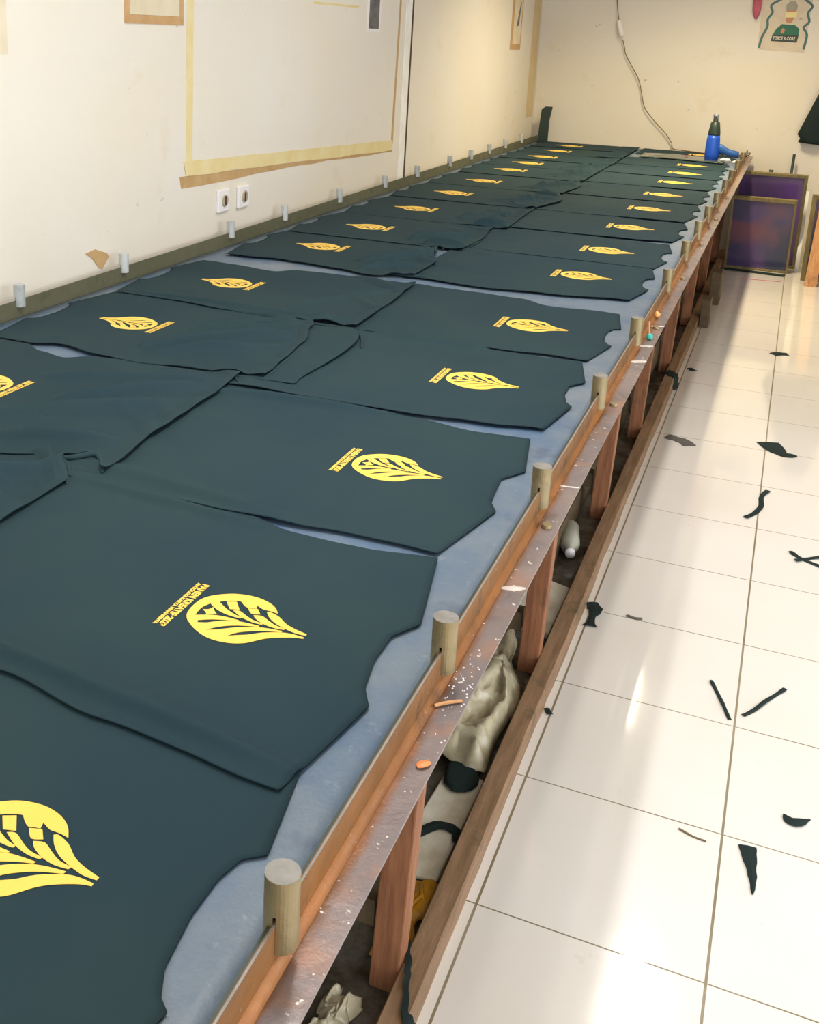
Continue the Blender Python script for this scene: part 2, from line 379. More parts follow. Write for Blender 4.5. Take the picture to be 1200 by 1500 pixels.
# ---------------------------------------------------------------- stop pins (slotted tubes on the edges)
def pin_mesh(side):
    """tube 30 mm wide with a slot that straddles the upright flange; origin at the flange top"""
    bm = bmesh.new(); n = 28; R, r = .0158, .0135; t, b = .042, (-.030 if side > 0 else -.018); sw = .0030
    zs = [b, 0.0, .004, t]
    prof = []
    for k in range(n):
        a = 2*math.pi*(k+.5)/n; prof.append((math.cos(a), math.sin(a)))
    # outer and inner walls of the half on each side of the slot
    def wall(k0, k1, z0, z1):
        vs = []
        for k in (k0, k1):
            c, s = prof[k % n]
            for z in (z0, z1):
                vs.append((Vector((R*c, R*s, z)), Vector((r*c, r*s, z))))
        (o00, i00), (o01, i01), (o10, i10), (o11, i11) = vs
        V = [bm.verts.new(v) for v in (o00, o10, o11, o01, i00, i10, i11, i01)]
        for f in ((0, 1, 2, 3), (5, 4, 7, 6), (0, 4, 5, 1), (3, 2, 6, 7), (1, 5, 6, 2), (0, 3, 7, 4)): bm.faces.new([V[i] for i in f])
    for k in range(n):
        c0, c1 = prof[k][0], prof[(k+1) % n][0]
        near = abs(c0) < .13 or abs(c1) < .13     # faces by the slot, at +y and -y
        near = (c0*c1 < 0)
        z0 = (.008 if near else b)
        wall(k, k+1, z0, t)
    bmesh.ops.create_cone(bm, cap_ends=True, segments=n, radius1=R-.0004, radius2=R-.0004, depth=.004, matrix=Matrix.Translation((0, 0, t-.0018)))
    bmesh.ops.remove_doubles(bm, verts=bm.verts[:], dist=1e-5)
    bmesh.ops.recalc_face_normals(bm, faces=bm.faces[:])
    me = bpy.data.meshes.new('stop_pin'); bm.to_mesh(me); bm.free(); return me
ORD = ['nearest', 'second', 'third', 'fourth', 'fifth', 'sixth', 'seventh', 'eighth', 'ninth', 'tenth', 'eleventh', 'twelfth', 'thirteenth', 'fourteenth']
rp = pin_mesh(1); lp = pin_mesh(-1)
for me, a, b in ((rp, M['pin'], M['pincap']), (lp, M['pin2'], M['pin2'])):
    me.materials.append(a); me.materials.append(b)
    for p in me.polygons:
        p.use_smooth = False
        if p.normal.z > .9 and p.center.z > .03: p.material_index = 1
for i, y in enumerate([-.975, -.50, .055, .635, 1.205, 1.92, 2.50, 3.02, 3.50, 4.02, 4.62, 5.15, 5.75, 6.35]):
    o = bpy.data.objects.new('stop_pin', rp); C.objects.link(o); o.location = (XO+.0017, y, ZT); o.rotation_euler.z = 0
    tag(o, f'brass-coloured stop pin on the rusty aisle-side table edge, {ORD[i]} from the front', 'pin', 'stop pins on the aisle edge')
for i, y in enumerate([.665, 1.18, 1.90, 2.37, 2.965, 3.57, 4.09, 4.71, 5.17, 5.62, 6.06, 6.55]):
    o = bpy.data.objects.new('stop_pin', lp); C.objects.link(o); o.location = (XI-.0017, y, ZT)
    tag(o, f'grey stop pin on the dark table edge by the left wall, {ORD[i]} from the front', 'pin', 'stop pins on the wall edge')

# ---------------------------------------------------------------- printed shirt panels
LEAF = [(94.9,-8.6),(95.3,-12.2),(86.2,-14.1),(73.8,-19.5),(58.2,-28.6),(47.7,-37.8),(39.9,-47.5),(31.9,-56.3),(20.4,-63.2),(7.4,-67.1),(-9.6,-68.3),(-27.0,-64.5),(-45.5,-54.7),(-57.0,-45.8),(-66.0,-37.2),(-73.5,-23.1),(-76.1,-2.8),(-74.2,18.0),(-65.1,33.7),(-50.1,46.5),(-35.1,54.3),(-15.4,58.1),(1.3,56.9),(17.4,51.3),(29.4,42.7),(38.4,30.7),(29.2,32.1),(21.3,32.2),(14.6,32.4),(3.4,37.6),(5.9,29.4),(-0.4,28.2),(-6.1,26.3),(-13.2,30.0),(-21.6,37.4),(-28.4,36.0),(-40.0,29.9),(-48.6,23.3),(-31.4,11.0),(-13.5,2.1),(-1.1,-0.6),(-1.3,-3.3),(-5.0,-4.2),(-21.1,-3.4),(-36.4,0.5),(-49.2,7.0),(-57.3,13.4),(-62.7,-2.7),(-60.8,-24.0),(-39.7,-13.1),(-20.6,-9.3),(-1.1,-9.3),(-1.1,-11.8),(-23.4,-18.8),(-38.2,-25.5),(-51.1,-34.2),(-48.3,-39.3),(-36.3,-33.6),(-22.1,-21.2),(-3.1,-12.8),(11.2,-10.4),(30.0,-9.6),(29.0,-12.6),(14.6,-17.1),(-4.1,-25.8),(-18.7,-37.4),(-29.7,-51.4),(-17.4,-44.5),(-4.9,-34.1),(9.9,-23.0),(26.1,-14.6),(44.1,-9.7),(63.1,-7.2),(62.4,-11.0),(47.1,-16.0),(30.6,-23.6),(12.0,-37.1),(2.7,-51.6),(15.1,-43.2),(26.6,-35.8),(40.6,-23.3),(62.6,-11.4),(78.5,-8.0)]
ISL = [[(-39.5,27.5),(-26.9,34.1),(-13.4,16.2),(-26.5,12.0)],
 [(-20.4,10.4),(-11.5,13.5),(3.1,5.6),(16.4,-0.2),(32.0,-2.1),(30.9,-5.2),(16.3,-5.3),(-1.7,-0.4)],
 [(-4.8,24.9),(8.2,29.5),(17.6,18.3),(9.1,14.4),(3.7,15.7)],
 [(10.3,11.9),(21.7,15.3),(33.9,8.9),(48.8,1.6),(64.4,-0.2),(63.1,-3.8),(47.0,-5.2),(30.0,-1.7),(16.0,5.7)],
 [(22.9,27.8),(27.7,29.8),(43.4,24.0),(59.2,12.0),(75.0,5.3),(95.2,0.2),(95.2,-3.7),(79.3,-4.2),(59.2,1.1),(43.4,7.8),(31.0,17.5)],
 [(-59.2,-5.6),(-51.7,-1.7),(-49.0,6.0),(-43.3,-1.5),(-36.5,-7.3),(-43.1,-11.7),(-48.0,-16.3),(-51.5,-10.9)]]
def soften(poly, lim=52):
    """round gentle corners, keep the sharp ones"""
    n = len(poly); P = [Vector(p) for p in poly]; out = []
    def sharp(i):
        a = P[i]-P[i-1]; b = P[(i+1) % n]-P[i]
        return math.degrees(abs(a.angle_signed(b, 0))) > lim if a.length*b.length else True
    S = [sharp(i) for i in range(n)]
    for i in range(n):
        b, c = P[i], P[(i+1) % n]; a = P[i-1] if not S[i] else b-(c-b)*.5; d = P[(i+2) % n] if not S[(i+1) % n] else c+(c-b)*.5
        for k in range(3):
            t = k/3; out.append(.5*((2*b)+(c-a)*t+(2*a-5*b+4*c-d)*t*t+(-a+3*b-3*c+d)*t**3))
    return out
def curve_mesh(name, polys, depth=.0004):
    cu = bpy.data.curves.new(name, 'CURVE'); cu.dimensions = '2D'; cu.fill_mode = 'BOTH'; cu.extrude = depth/2
    for poly in polys:
        s = cu.splines.new('POLY'); s.points.add(len(poly)-1); s.use_cyclic_u = True
        for q, p in zip(s.points, poly): q.co = (p[0], p[1], 0, 1)
    o = bpy.data.objects.new(name, cu); C.objects.link(o); dg = bpy.context.evaluated_depsgraph_get()
    me = bpy.data.meshes.new_from_object(o.evaluated_get(dg)); bpy.data.objects.remove(o); me.name = name; return me
def text_mesh(name, body, length, height, depth=.0004, off=0., font_off=.012):
    cu = bpy.data.curves.new(name, 'FONT'); cu.body = body; cu.size = 1; cu.offset = font_off; cu.extrude = depth/2
    o = bpy.data.objects.new(name, cu); C.objects.link(o); dg = bpy.context.evaluated_depsgraph_get()
    me = bpy.data.meshes.new_from_object(o.evaluated_get(dg)); bpy.data.objects.remove(o); me.name = name
    xs = [v.co.x for v in me.vertices]; ys = [v.co.y for v in me.vertices]; x0, x1, y0, y1 = min(xs), max(xs), min(ys), max(ys)
    for v in me.vertices:
        v.co.x = (v.co.x-x0)/(x1-x0)*length; v.co.y = (v.co.y-y0)/(y1-y0)*height+off; v.co.z = max(-depth/2, min(depth/2, v.co.z))
    return me
leaf_me = curve_mesh('leaf_print', [soften([(x/1000, y/1000) for x, y in p]) for p in [LEAF]+ISL]); leaf_me.materials.append(M['print'])
# lettering: baseline towards the hem, reading across the chest
t1 = text_mesh('a', 'PANEN KREATIF 2023', .126, .0115, off=.0078, font_off=.05); t2 = text_mesh('b', 'ANTOLOGI KARYA MAHASISWA', .126, .0062, off=0, font_off=.06)
bm = bmesh.new(); bm.from_mesh(t1); bm.from_mesh(t2)
for v in bm.verts: v.co = Vector((-.1015+v.co.y, .057-v.co.x, v.co.z))
text_me = bpy.data.meshes.new('text_print'); bm.to_mesh(text_me); bm.free(); text_me.materials.append(M['print'])

TOPS = {1: [(-.30, -.055), (-.112, -.024), (-.078, -.042), (-.015, -.053), (.05, -.053), (.098, -.028), (.30, -.066)],
 2: [(-.30, -.071), (-.099, -.030), (-.066, -.047), (-.02, -.052), (.045, -.057), (.102, -.026), (.285, -.058)],
 3: [(-.26, -.045), (-.075, -.020), (-.055, -.036), (.005, -.052), (.07, -.053), (.118, -.025), (.29, -.064)],
 0: [(-.30, -.058), (-.098, -.022), (-.088, -.034), (-.06, -.047), (0, -.055), (.05, -.054), (.082, -.046), (.098, -.026), (.29, -.060)]}
def top_profile(b, key=0):
    """neck end of a shirt panel: two shoulder slopes with the neck scoop between them"""
    T = TOPS[key]
    if b <= T[0][0]: return T[0][1]+.022
    for (a, fa), (c, fc) in zip(T, T[1:]):
        if b <= c: return fa+(fc-fa)*(b-a)/(c-a)+.022
    return T[-1][1]+.022
def fold(x0, y0, x1, y1, w, h): return (x0, y0, x1, y1, -w, h)
def shirt(side, yc, near, far, hem, zb, ridges=(), label='', motif_dx=0., group='', motif_dy=0, edge=0., prof=0, lift=0.):
    """side +1: neck to the aisle, -1: neck to the wall. near/far: tables x->y of the two long edges; hem: table y->x"""
    nu, nv = 92, 130
    nk = -.022 if side > 0 else -1.484
    root = thing('shirt_panel', label, 'shirt', (-.37 if side > 0 else -1.10, yc, zb), group)
    mx = (-.25 if side > 0 else -1.217)+motif_dx
    bm = bmesh.new(); g = []
    def zf(x, y, u, v):
        z = 0
        for (x0, y0, x1, y1, wd, h) in ridges:
            dx, dy = x1-x0, y1-y0; L = math.hypot(dx, dy); t = ((x-x0)*dx+(y-y0)*dy)/L/L
            d = ((x-x0)*dy-(y-y0)*dx)/L; k = max(0, min(1, t)); f = math.sin(math.pi*k)**.5 if 0 < t < 1 else 0
            z += (h*f*(math.exp(-d/-wd) if d > 0 else math.exp(d/.006))) if wd < 0 else 2.6*h*f*math.exp(-(d/(wd*.62))**2)
        m = min(1, max(0, (math.hypot((x-mx)/.16, (y-yc-motif_dy)/.11)-1)*2))
        nz = noise.noise(Vector((x*6+yc, y*9, side)))*.0016+noise.noise(Vector((x*2.2, y*2.5+yc, side+4)))*.002
        hemf = max(0, 1-u*3.2)
        nz += hemf*.020*max(0, noise.noise(Vector(((x*.55+y*.83)*16, (x*.83-y*.55)*3.0+yc, 9+side))))*(1.6 if side < 0 else .5)
        return z*m+abs(nz)*m*min(1, 12*min(u, 1-u)+.15)+lift*math.exp(-(u/.035)**2)
    for i in range(nu+1):
        u = (i/nu)**1.35; row = []
        for j in range(nv+1):
            v = j/nv
            xe = nk-side*.02; yn, yf = interp(near, xe), interp(far, xe); yt = yn+(yf-yn)*v
            xt = nk+side*top_profile(side*(yt-yc), prof)
            xh = interp(hem, yt); x = xh+(xt-xh)*u
            wv = .0035*noise.noise(Vector((x*11, yc*7+side, 1 if v < .5 else 9)))*abs(2*v-1)**4*(1+1.6*(side < 0)*max(0, 1-u*1.6)); y = interp(near, x)+(interp(far, x)-interp(near, x))*v+wv
            row.append(bm.verts.new((x, y, zb+zf(x, y, u, v)+edge*max(0, 1-v*22)**2)))
        g.append(row)
    for i in range(nu):
        for j in range(nv): bm.faces.new((g[i][j], g[i+1][j], g[i+1][j+1], g[i][j+1]) if side > 0 else (g[i][j], g[i][j+1], g[i+1][j+1], g[i+1][j]))
    bmesh.ops.translate(bm, verts=bm.verts[:], vec=-Vector(root.location))
    o = obj('fabric', bm, M['cloth'], root, smooth=True)
    s = o.modifiers.new('thickness', 'SOLIDIFY'); s.thickness = .0018; s.offset = 0
    for nm, me in (('leaf_print', leaf_me), ('text_print', text_me)):
        p = bpy.data.objects.new(nm, me); C.objects.link(p); p.parent = o
        p.location = Vector((mx, yc+motif_dy, zb+.0016))-Vector(root.location); p.rotation_euler.z = 0 if side > 0 else math.pi
        if side < 0 and nm == 'leaf_print': p.location.x += .0
    return root, bm
GR, GL = 'printed shirt panels in the aisle-side column', 'printed shirt panels in the wall-side column'
RH = -.755
def k(y): return [(-2, y), (1, y)]
R = [  # centre, near table, far table, hem, ridges, label
 (-.970, k(-1.29), [(-.76, -.66), (-.05, -.70)], -.78, [(-.10, -.86, -.72, -1.05, .03, .002)], 'nearest aisle-side black shirt panel, its leaf print cut by the left border'),
 (-.487, [(-.75, -.70), (-.456, -.742), (-.29, -.766), (-.05, -.787)], [(-.60, -.165), (-.40, -.185), (-.30, -.215), (-.18, -.212), (-.05, -.187)], -.86, [(-.72, -.68, -.03, -.755, .020, .007), (-.76, -.20, -.34, -.22, .018, .004)], 'second-nearest aisle-side black shirt panel, its whole yellow leaf and lettering largest in view'),
 (.125, [(-.80, -.205), (-.51, -.195), (-.335, -.189), (-.20, -.176), (-.05, -.178)], [(-.74, .43), (-.40, .425), (-.31, .410), (-.17, .388), (-.05, .404)], -.79, [(-.78, .35, -.36, .40, .02, .006), (-.75, -.12, -.30, -.175, .03, .005)], 'third-nearest aisle-side black shirt panel, a long pale gap showing along its near edge'),
 (.722, [(-.76, .405), (-.31, .417), (-.17, .437), (-.05, .462)], [(-.40, 1.02), (-.27, .999), (-.17, .998), (-.05, 1.012)], -.76, [(-.62, .99, -.30, 1.0, .02, .003)], 'fourth-nearest aisle-side black shirt panel, lying in front of a thin pale slit'),
 (1.305, [(-.35, 1.0), (-.27, 1.006), (-.17, 1.022), (-.05, 1.02)], [(-.75, 1.632), (-.52, 1.626), (-.36, 1.616), (-.27, 1.563), (-.05, 1.579)], -.74, [], 'fifth-nearest aisle-side black shirt panel, just before the widest strip of bare vinyl'),
 (2.065, [(-.80, 1.70), (-.72, 1.712), (-.52, 1.685), (-.31, 1.712), (-.05, 1.762)], k(2.345), -.78, [], 'sixth-nearest aisle-side black shirt panel, just beyond the widest strip of bare vinyl'),
 (2.60, k(2.325), [(-.4, 2.90), (-.2, 2.872), (-.05, 2.88)], -.77, [], None),
 (3.21, [(-.5, 2.89), (-.2, 2.905), (-.05, 2.93)], [(-.4, 3.48), (-.2, 3.455), (-.05, 3.46)], -.76, [], None),
 (3.84, [(-.5, 3.47), (-.2, 3.495), (-.05, 3.50)], k(4.13), -.77, [], None),
 (4.42, k(4.12), [(-.5, 4.72), (-.25, 4.69), (-.05, 4.69)], -.77, [], None),
 (5.03, [(-.5, 4.71), (-.25, 4.73), (-.05, 4.74)], k(5.30), -.76, [], None),
 (5.55, k(5.28), k(5.84), -.76, [], None),
 (6.08, k(5.82), k(6.36), -.76, [], None)]
for i, (yc, near, far, hem, rg, lab) in enumerate(R):
    shirt(1, yc, near, far, [(-9, hem), (9, hem)], ZS+.0022+(i % 2)*.0014, rg,
          lab or f'black shirt panel with yellow leaf print, {ORD[i]} from the front in the aisle-side column', group=GR, edge=.004, prof=i if i in (1, 2, 3) else 0)
shirt(1, 6.86, k(6.62), k(7.08), [(-9, -.70), (9, -.70)], ZS+.0032, (), 'last aisle-side black shirt panel, against the far wall behind the heat gun', group=GR)
L = [
 (-.44, k(-.74), [(-1.5, -.15), (-.92, -.16), (-.80, -.13), (-.70, -.17)], [(-.6, -.715), (-.22, -.725), (-.15, -.80)], [(-1.05, -.45, -.76, -.18, .03, .012), (-1.2, -.6, -.8, -.35, .03, .010), fold(-.86, -.10, -.735, -.24, .03, .014), fold(-1.0, -.20, -.78, -.30, .02, .009)], 'nearest wall-side black shirt panel, only its folded hem corner in view at the left border'),
 (.13, [(-1.5, -.18), (-.92, -.175), (-.84, -.155), (-.80, -.118), (-.758, -.09), (-.70, -.15)], [(-1.4, .44), (-1.33, .437), (-1.25, .40), (-1.18, .385), (-1.12, .432), (-1.0, .445), (-.70, .47)], [(-.15, -.695), (.0, -.715), (.27, -.728), (.43, -.745), (.48, -.765)], [(-1.10, -.05, -.78, .22, .035, .008), (-1.02, .12, -.76, .36, .03, .009), (-.98, -.12, -.76, -.02, .025, .010), (-1.2, .2, -.8, .42, .02, .005), fold(-1.15, -.08, -.74, .10, .03, .013), fold(-1.0, .10, -.74, .28, .025, .011), fold(-.90, .25, -.77, .42, .02, .012)], 'second-nearest wall-side black shirt panel, its lettering and leaf end cut by the left border'),
 (.735, [(-1.45, .445), (-1.336, .444), (-1.246, .475), (-1.135, .447), (-1.0, .437), (-.90, .463), (-.70, .487)], [(-1.4, 1.02), (-.70, 1.02)], [(.48, -.695), (.60, -.71), (.77, -.729), (.95, -.775), (1.02, -.80)], [(-1.08, .56, -.78, .86, .025, .010), (-1.02, .52, -.75, .74, .02, .008), (-1.1, .7, -.86, .96, .02, .008), fold(-1.05, .55, -.74, .70, .025, .012), fold(-1.02, .70, -.78, .84, .02, .012), fold(-.95, .84, -.80, .96, .02, .014), fold(-.84, .96, -.80, .84, .015, .012)], 'third-nearest wall-side black shirt panel, shiny creases near its hem'),
 (1.30, [(-1.45, 1.014), (-1.25, 1.015), (-1.06, .992), (-.86, 1.008), (-.66, 1.003)], [(-1.40, 1.57), (-1.35, 1.563), (-1.17, 1.54), (-1.11, 1.597), (-.95, 1.61), (-.69, 1.61)], [(1.0, -.672), (1.24, -.678), (1.6, -.70)], [(-1.42, 1.05, -.70, 1.05, .016, .004), (-.95, 1.1, -.72, 1.5, .03, .004), fold(-.86, 1.03, -.69, 1.06, .015, .010)], 'fourth-nearest wall-side black shirt panel, just before the widest strip of bare vinyl'),
 (2.03, [(-1.38, 1.71), (-1.26, 1.732), (-1.155, 1.72), (-.99, 1.695), (-.90, 1.665), (-.72, 1.72)], k(2.29), [(1.7, -.745), (1.96, -.745), (2.1, -.79), (2.29, -.83)], [(-1.0, 1.85, -.78, 2.1, .03, .010), (-.95, 1.75, -.78, 1.9, .02, .008), fold(-.95, 2.0, -.77, 2.10, .03, .018), fold(-.88, 2.25, -.80, 2.05, .02, .018), fold(-.98, 1.85, -.76, 1.82, .02, .014)], 'fifth-nearest wall-side black shirt panel, just beyond the widest strip of bare vinyl'),
 (2.53, k(2.25), k(2.83), [(2.25, -.735), (2.48, -.725), (2.8, -.755)], [(-.98, 2.35, -.76, 2.55, .03, .010), (-.9, 2.3, -.75, 2.34, .015, .014), fold(-.98, 2.38, -.74, 2.48, .03, .018), fold(-.90, 2.68, -.77, 2.50, .02, .018)], None),
 (3.13, k(2.82), k(3.50), [(2.8, -.705), (3.48, -.725)], [(-.95, 2.95, -.75, 3.3, .03, .008), (-.86, 2.86, -.72, 2.9, .015, .014), fold(-.98, 2.98, -.74, 3.08, .03, .018), fold(-.90, 3.28, -.77, 3.10, .02, .018)], None),
 (3.74, k(3.45), k(4.08), [(3.45, -.725), (3.8, -.67), (4.08, -.73)], [(-.86, 3.55, -.70, 3.85, .025, .013), (-.83, 3.9, -.72, 3.95, .015, .013), fold(-.98, 3.58, -.74, 3.68, .03, .018), fold(-.90, 3.88, -.77, 3.70, .02, .018)], None),
 (4.33, k(4.05), k(4.66), [(4.05, -.72), (4.4, -.69), (4.66, -.73)], [(-.9, 4.15, -.72, 4.5, .03, .012), fold(-.98, 4.18, -.74, 4.28, .03, .018), fold(-.90, 4.48, -.77, 4.30, .02, .018)], None),
 (4.95, k(4.64), k(5.20), [(4.6, -.72), (5.2, -.72)], [(-.9, 4.75, -.74, 5.1, .03, .011), fold(-.98, 4.83, -.74, 4.93, .03, .018), fold(-.90, 5.13, -.77, 4.95, .02, .018)], None),
 (5.41, k(5.17), k(5.66), [(5.2, -.72), (5.7, -.72)], [(-.85, 5.3, -.74, 5.5, .03, .010), fold(-.98, 5.28, -.74, 5.38, .03, .018), fold(-.90, 5.58, -.77, 5.40, .02, .018)], None),
 (5.86, k(5.62), k(6.14), [(5.6, -.71), (6.2, -.72)], [], None),
 (6.36, k(6.10), k(6.62), [(6.1, -.72), (6.7, -.72)], [(-.9, 6.2, -.74, 6.5, .03, .010)], None),
 (6.80, k(6.58), k(7.06), [(6.6, -.72), (7.1, -.72)], [], None)]
for i, (yc, near, far, hem, rg, lab) in enumerate(L):
    r, _ = shirt(-1, yc, near, far, hem, ZS+.0048+(i % 2)*.0012, rg,
          lab or f'black shirt panel with yellow leaf print, {ORD[i]} from the front in the wall-side column', group=GL, edge=.003, lift=.008)
    if i == 2: L2 = r
# rolled creases lying on the cloth, rounded ridges that taper out at both ends
FAB = [o for o in C.objects if o.name.split('.')[0] == 'fabric']
ALLSH = [o for o in C.objects if o.name.split('.')[0] == 'shirt_panel']
for si, rad, path in [
(14, 0.0060, [(-0.805, -0.133), (-0.760, -0.175), (-0.725, -0.230)]),
(15, 0.0070, [(-0.836, -0.154), (-0.789, -0.128), (-0.754, -0.093), (-0.698, -0.159)]),
(16, 0.0050, [(-0.691, 0.475), (-0.707, 0.641), (-0.725, 0.770)]),
(16, 0.0060, [(-0.854, 0.993), (-0.796, 0.919), (-0.740, 0.782)]),
(17, 0.0060, [(-0.856, 0.984), (-0.766, 0.988), (-0.693, 0.982), (-0.631, 0.939), (-0.586, 0.831)]),
(17, 0.0040, [(-1.065, 0.998), (-0.955, 0.993), (-0.868, 1.011)]),
(15, 0.0040, [(-0.830, 0.454), (-0.761, 0.458), (-0.715, 0.409)]),
(18, 0.0070, [(-0.855, 1.718), (-0.762, 1.728), (-0.712, 1.736)]),
(18, 0.0060, [(-0.832, 2.154), (-0.777, 2.013), (-0.731, 1.931)]),
(19, 0.0070, [(-0.919, 2.288), (-0.856, 2.331), (-0.800, 2.239)]),
(19, 0.0070, [(-0.775, 2.288), (-0.735, 2.381), (-0.724, 2.490)]),
(20, 0.0080, [(-0.885, 2.936), (-0.828, 3.020), (-0.722, 2.865)]),
(21, 0.0080, [(-0.805, 3.487), (-0.778, 3.456), (-0.736, 3.589), (-0.684, 3.735)]),
(22, 0.0070, [(-0.768, 3.896), (-0.754, 4.026), (-0.703, 3.946)]),
(2, 0.0035, [(-0.721, 0.350), (-0.595, 0.434), (-0.458, 0.458), (-0.304, 0.422)]),
(1, 0.0035, [(-0.727, -0.210), (-0.605, -0.194), (-0.465, -0.205), (-0.336, -0.213)]),
(1, 0.0030, [(-0.438, -0.653), (-0.303, -0.672), (-0.163, -0.703)]),
]:
    fab = FAB[si]; root = ALLSH[si]; zb = root.location.z-(0.001 if si < 14 else -.001)
    P = smooth_path([(x, y, zb) for x, y in path], 8); n = len(P)
    rr = [rad*(.12+.88*math.sin(math.pi*(i+.3)/(n-.4))**.6) for i in range(n)]
    bm = tube(P, rr, 12)
    for v in bm.verts: v.co.z = zb+(v.co.z-zb)*(.8 if si >= 14 else .55)
    bmesh.ops.translate(bm, verts=bm.verts[:], vec=-Vector(root.location))
    obj('crease', bm, M['cloth'], fab, smooth=True)
# turned-out second layer showing past the hem of the third wall-side panel
def sheet(pts_rows, m, name, parent, thick=.0018):
    bm = bmesh.new(); g = [[bm.verts.new(Vector(p)-Vector(parent.location)) for p in r] for r in pts_rows]
    for a, b in zip(g, g[1:]):
        for j in range(len(a)-1): bm.faces.new((a[j], a[j+1], b[j+1], b[j]))
    o = obj(name, bm, m, parent, smooth=True); s = o.modifiers.new('t', 'SOLIDIFY'); s.thickness = thick; s.offset = 0
    d = o.modifiers.new('s', 'SUBSURF'); d.levels = d.render_levels = 2; return o
z = ZS+.0050
sheet([[(-.76, .47, z), (-.70, .475, z), (-.65, .478, z+.001), (-.60, .474, z+.003)],
       [(-.76, .49, z), (-.70, .495, z), (-.66, .500, z+.002), (-.618, .497, z+.004)],
       [(-.76, .60, z), (-.72, .60, z), (-.66, .60, z+.002), (-.608, .60, z+.006)],
       [(-.78, .74, z), (-.72, .74, z), (-.66, .74, z+.003), (-.598, .735, z+.009)],
       [(-.80, .88, z), (-.74, .88, z), (-.68, .885, z+.005), (-.605, .89, z+.012)],
       [(-.82, 1.0, z), (-.76, 1.0, z), (-.70, .995, z+.004), (-.655, .985, z+.009)]], M['cloth'], 'back_layer', L2)

# ---------------------------------------------------------------- things on the table
hg = thing('heat_gun', 'blue heat gun standing nozzle-up on the far end of the table', 'heat gun', (-.17, 6.46, ZS+.0065))
def lathe(prof, n=24, ctr=(0, 0), bm=None):
    bm = bm or bmesh.new(); rings = [[bm.verts.new((ctr[0]+r*math.cos(2*math.pi*k/n), ctr[1]+r*math.sin(2*math.pi*k/n), z)) for k in range(n)] for r, z in prof]
    for a, b in zip(rings, rings[1:]):
        for k in range(n): bm.faces.new((a[k], a[(k+1) % n], b[(k+1) % n], b[k]))
    bm.faces.new(rings[0][::-1]); bm.faces.new(rings[-1]); return bm
obj('body', lathe([(.038, 0), (.045, .006), (.047, .05), (.046, .10), (.044, .15), (.040, .175)]), M['blue'], hg, smooth=True)
obj('nozzle_housing', lathe([(.040, .1751), (.041, .185), (.036, .22), (.029, .265), (.022, .268)]), M['blackp'], hg, smooth=True)
obj('nozzle', lathe([(.017, .2681), (.017, .30), (.019, .302), (.019, .318), (.016, .318)]), M['nozzle'], hg, smooth=True)
bm = bmesh.new()
prev = None
for x, zc, hh, wd in ((.03, .085, .036, .018), (.06, .085, .033, .02), (.09, .072, .026, .019), (.12, .062, .024, .018), (.165, .054, .024, .018), (.175, .053, .018, .014)):
    ring = [bm.verts.new((x, wd*math.cos(a*math.pi/8), zc+hh*math.sin(a*math.pi/8))) for a in range(16)]
    if prev:
        for q in range(16): bm.faces.new((prev[q], prev[(q+1) % 16], ring[(q+1) % 16], ring[q]))
    else: bm.faces.new(ring)
    prev = ring
bm.faces.new(prev); obj('handle', bm, M['blue2'], hg, smooth=True)
obj('trigger', B(.045, .075, -.008, .008, .030, .05), M['blackp'], hg, bevel=.003)
# cord loop past the table corner
obj('cord', tube(smooth_path([(.172, 0, .052), (.205, .03, .055), (.235, .10, .065), (.238, .20, .05), (.215, .30, .022), (.17, .36, .008), (.05, .42, .006), (-.1, .5, .006), (-.25, .6, .006), (-.32, .645, .008), (-.335, .665, .04)], 6), .0035, 6), M['cable'], hg)
# supply cable hanging in front of the far wall with a white plug joint
pc = thing('power_cable', 'thin brown cable hanging down the far wall to the table, with a white plug joint', 'cable', (-.50, 7.12, .80))
def rel(pts, o): return [Vector(p)-Vector(o.location) for p in pts]
obj('wire', tube(smooth_path(rel([(-1.06, 7.125, 2.6), (-1.04, 7.125, 2.1), (-1.015, 7.125, 1.846), (-.985, 7.125, 1.69)], pc), 6), .0034, 6), M['cable'], pc)
obj('wire', tube(smooth_path(rel([(-.945, 7.125, 1.56), (-.925, 7.125, 1.50), (-.905, 7.125, 1.44), (-.80, 7.125, 1.275), (-.765, 7.125, 1.17), (-.73, 7.125, 1.063), (-.645, 7.125, .965), (-.56, 7.125, .884), (-.505, 7.125, .812)], pc), 6), .0034, 6), M['cable'], pc)
bm = tube(rel([(-.988, 7.12, 1.70), (-.985, 7.12, 1.69), (-.975, 7.12, 1.66), (-.962, 7.12, 1.61), (-.953, 7.12, 1.585), (-.95, 7.12, 1.575)], pc), [.010, .017, .020, .020, .015, .008], 12)
obj('plug', bm, M['white'], pc, smooth=True)
# bent black board standing in the far left corner
bm = prism([(-1.505, ZS+.0), (-1.425, ZS+.0), (-1.424, .93), (-1.408, 1.035), (-1.462, 1.035), (-1.49, 1.012), (-1.497, .9)], 7.03, 7.045, 'y')
tag(obj('black_board', bm, M['blackp'], bevel=.002), 'black board strip with a bent top standing upright in the far left table corner', 'board')
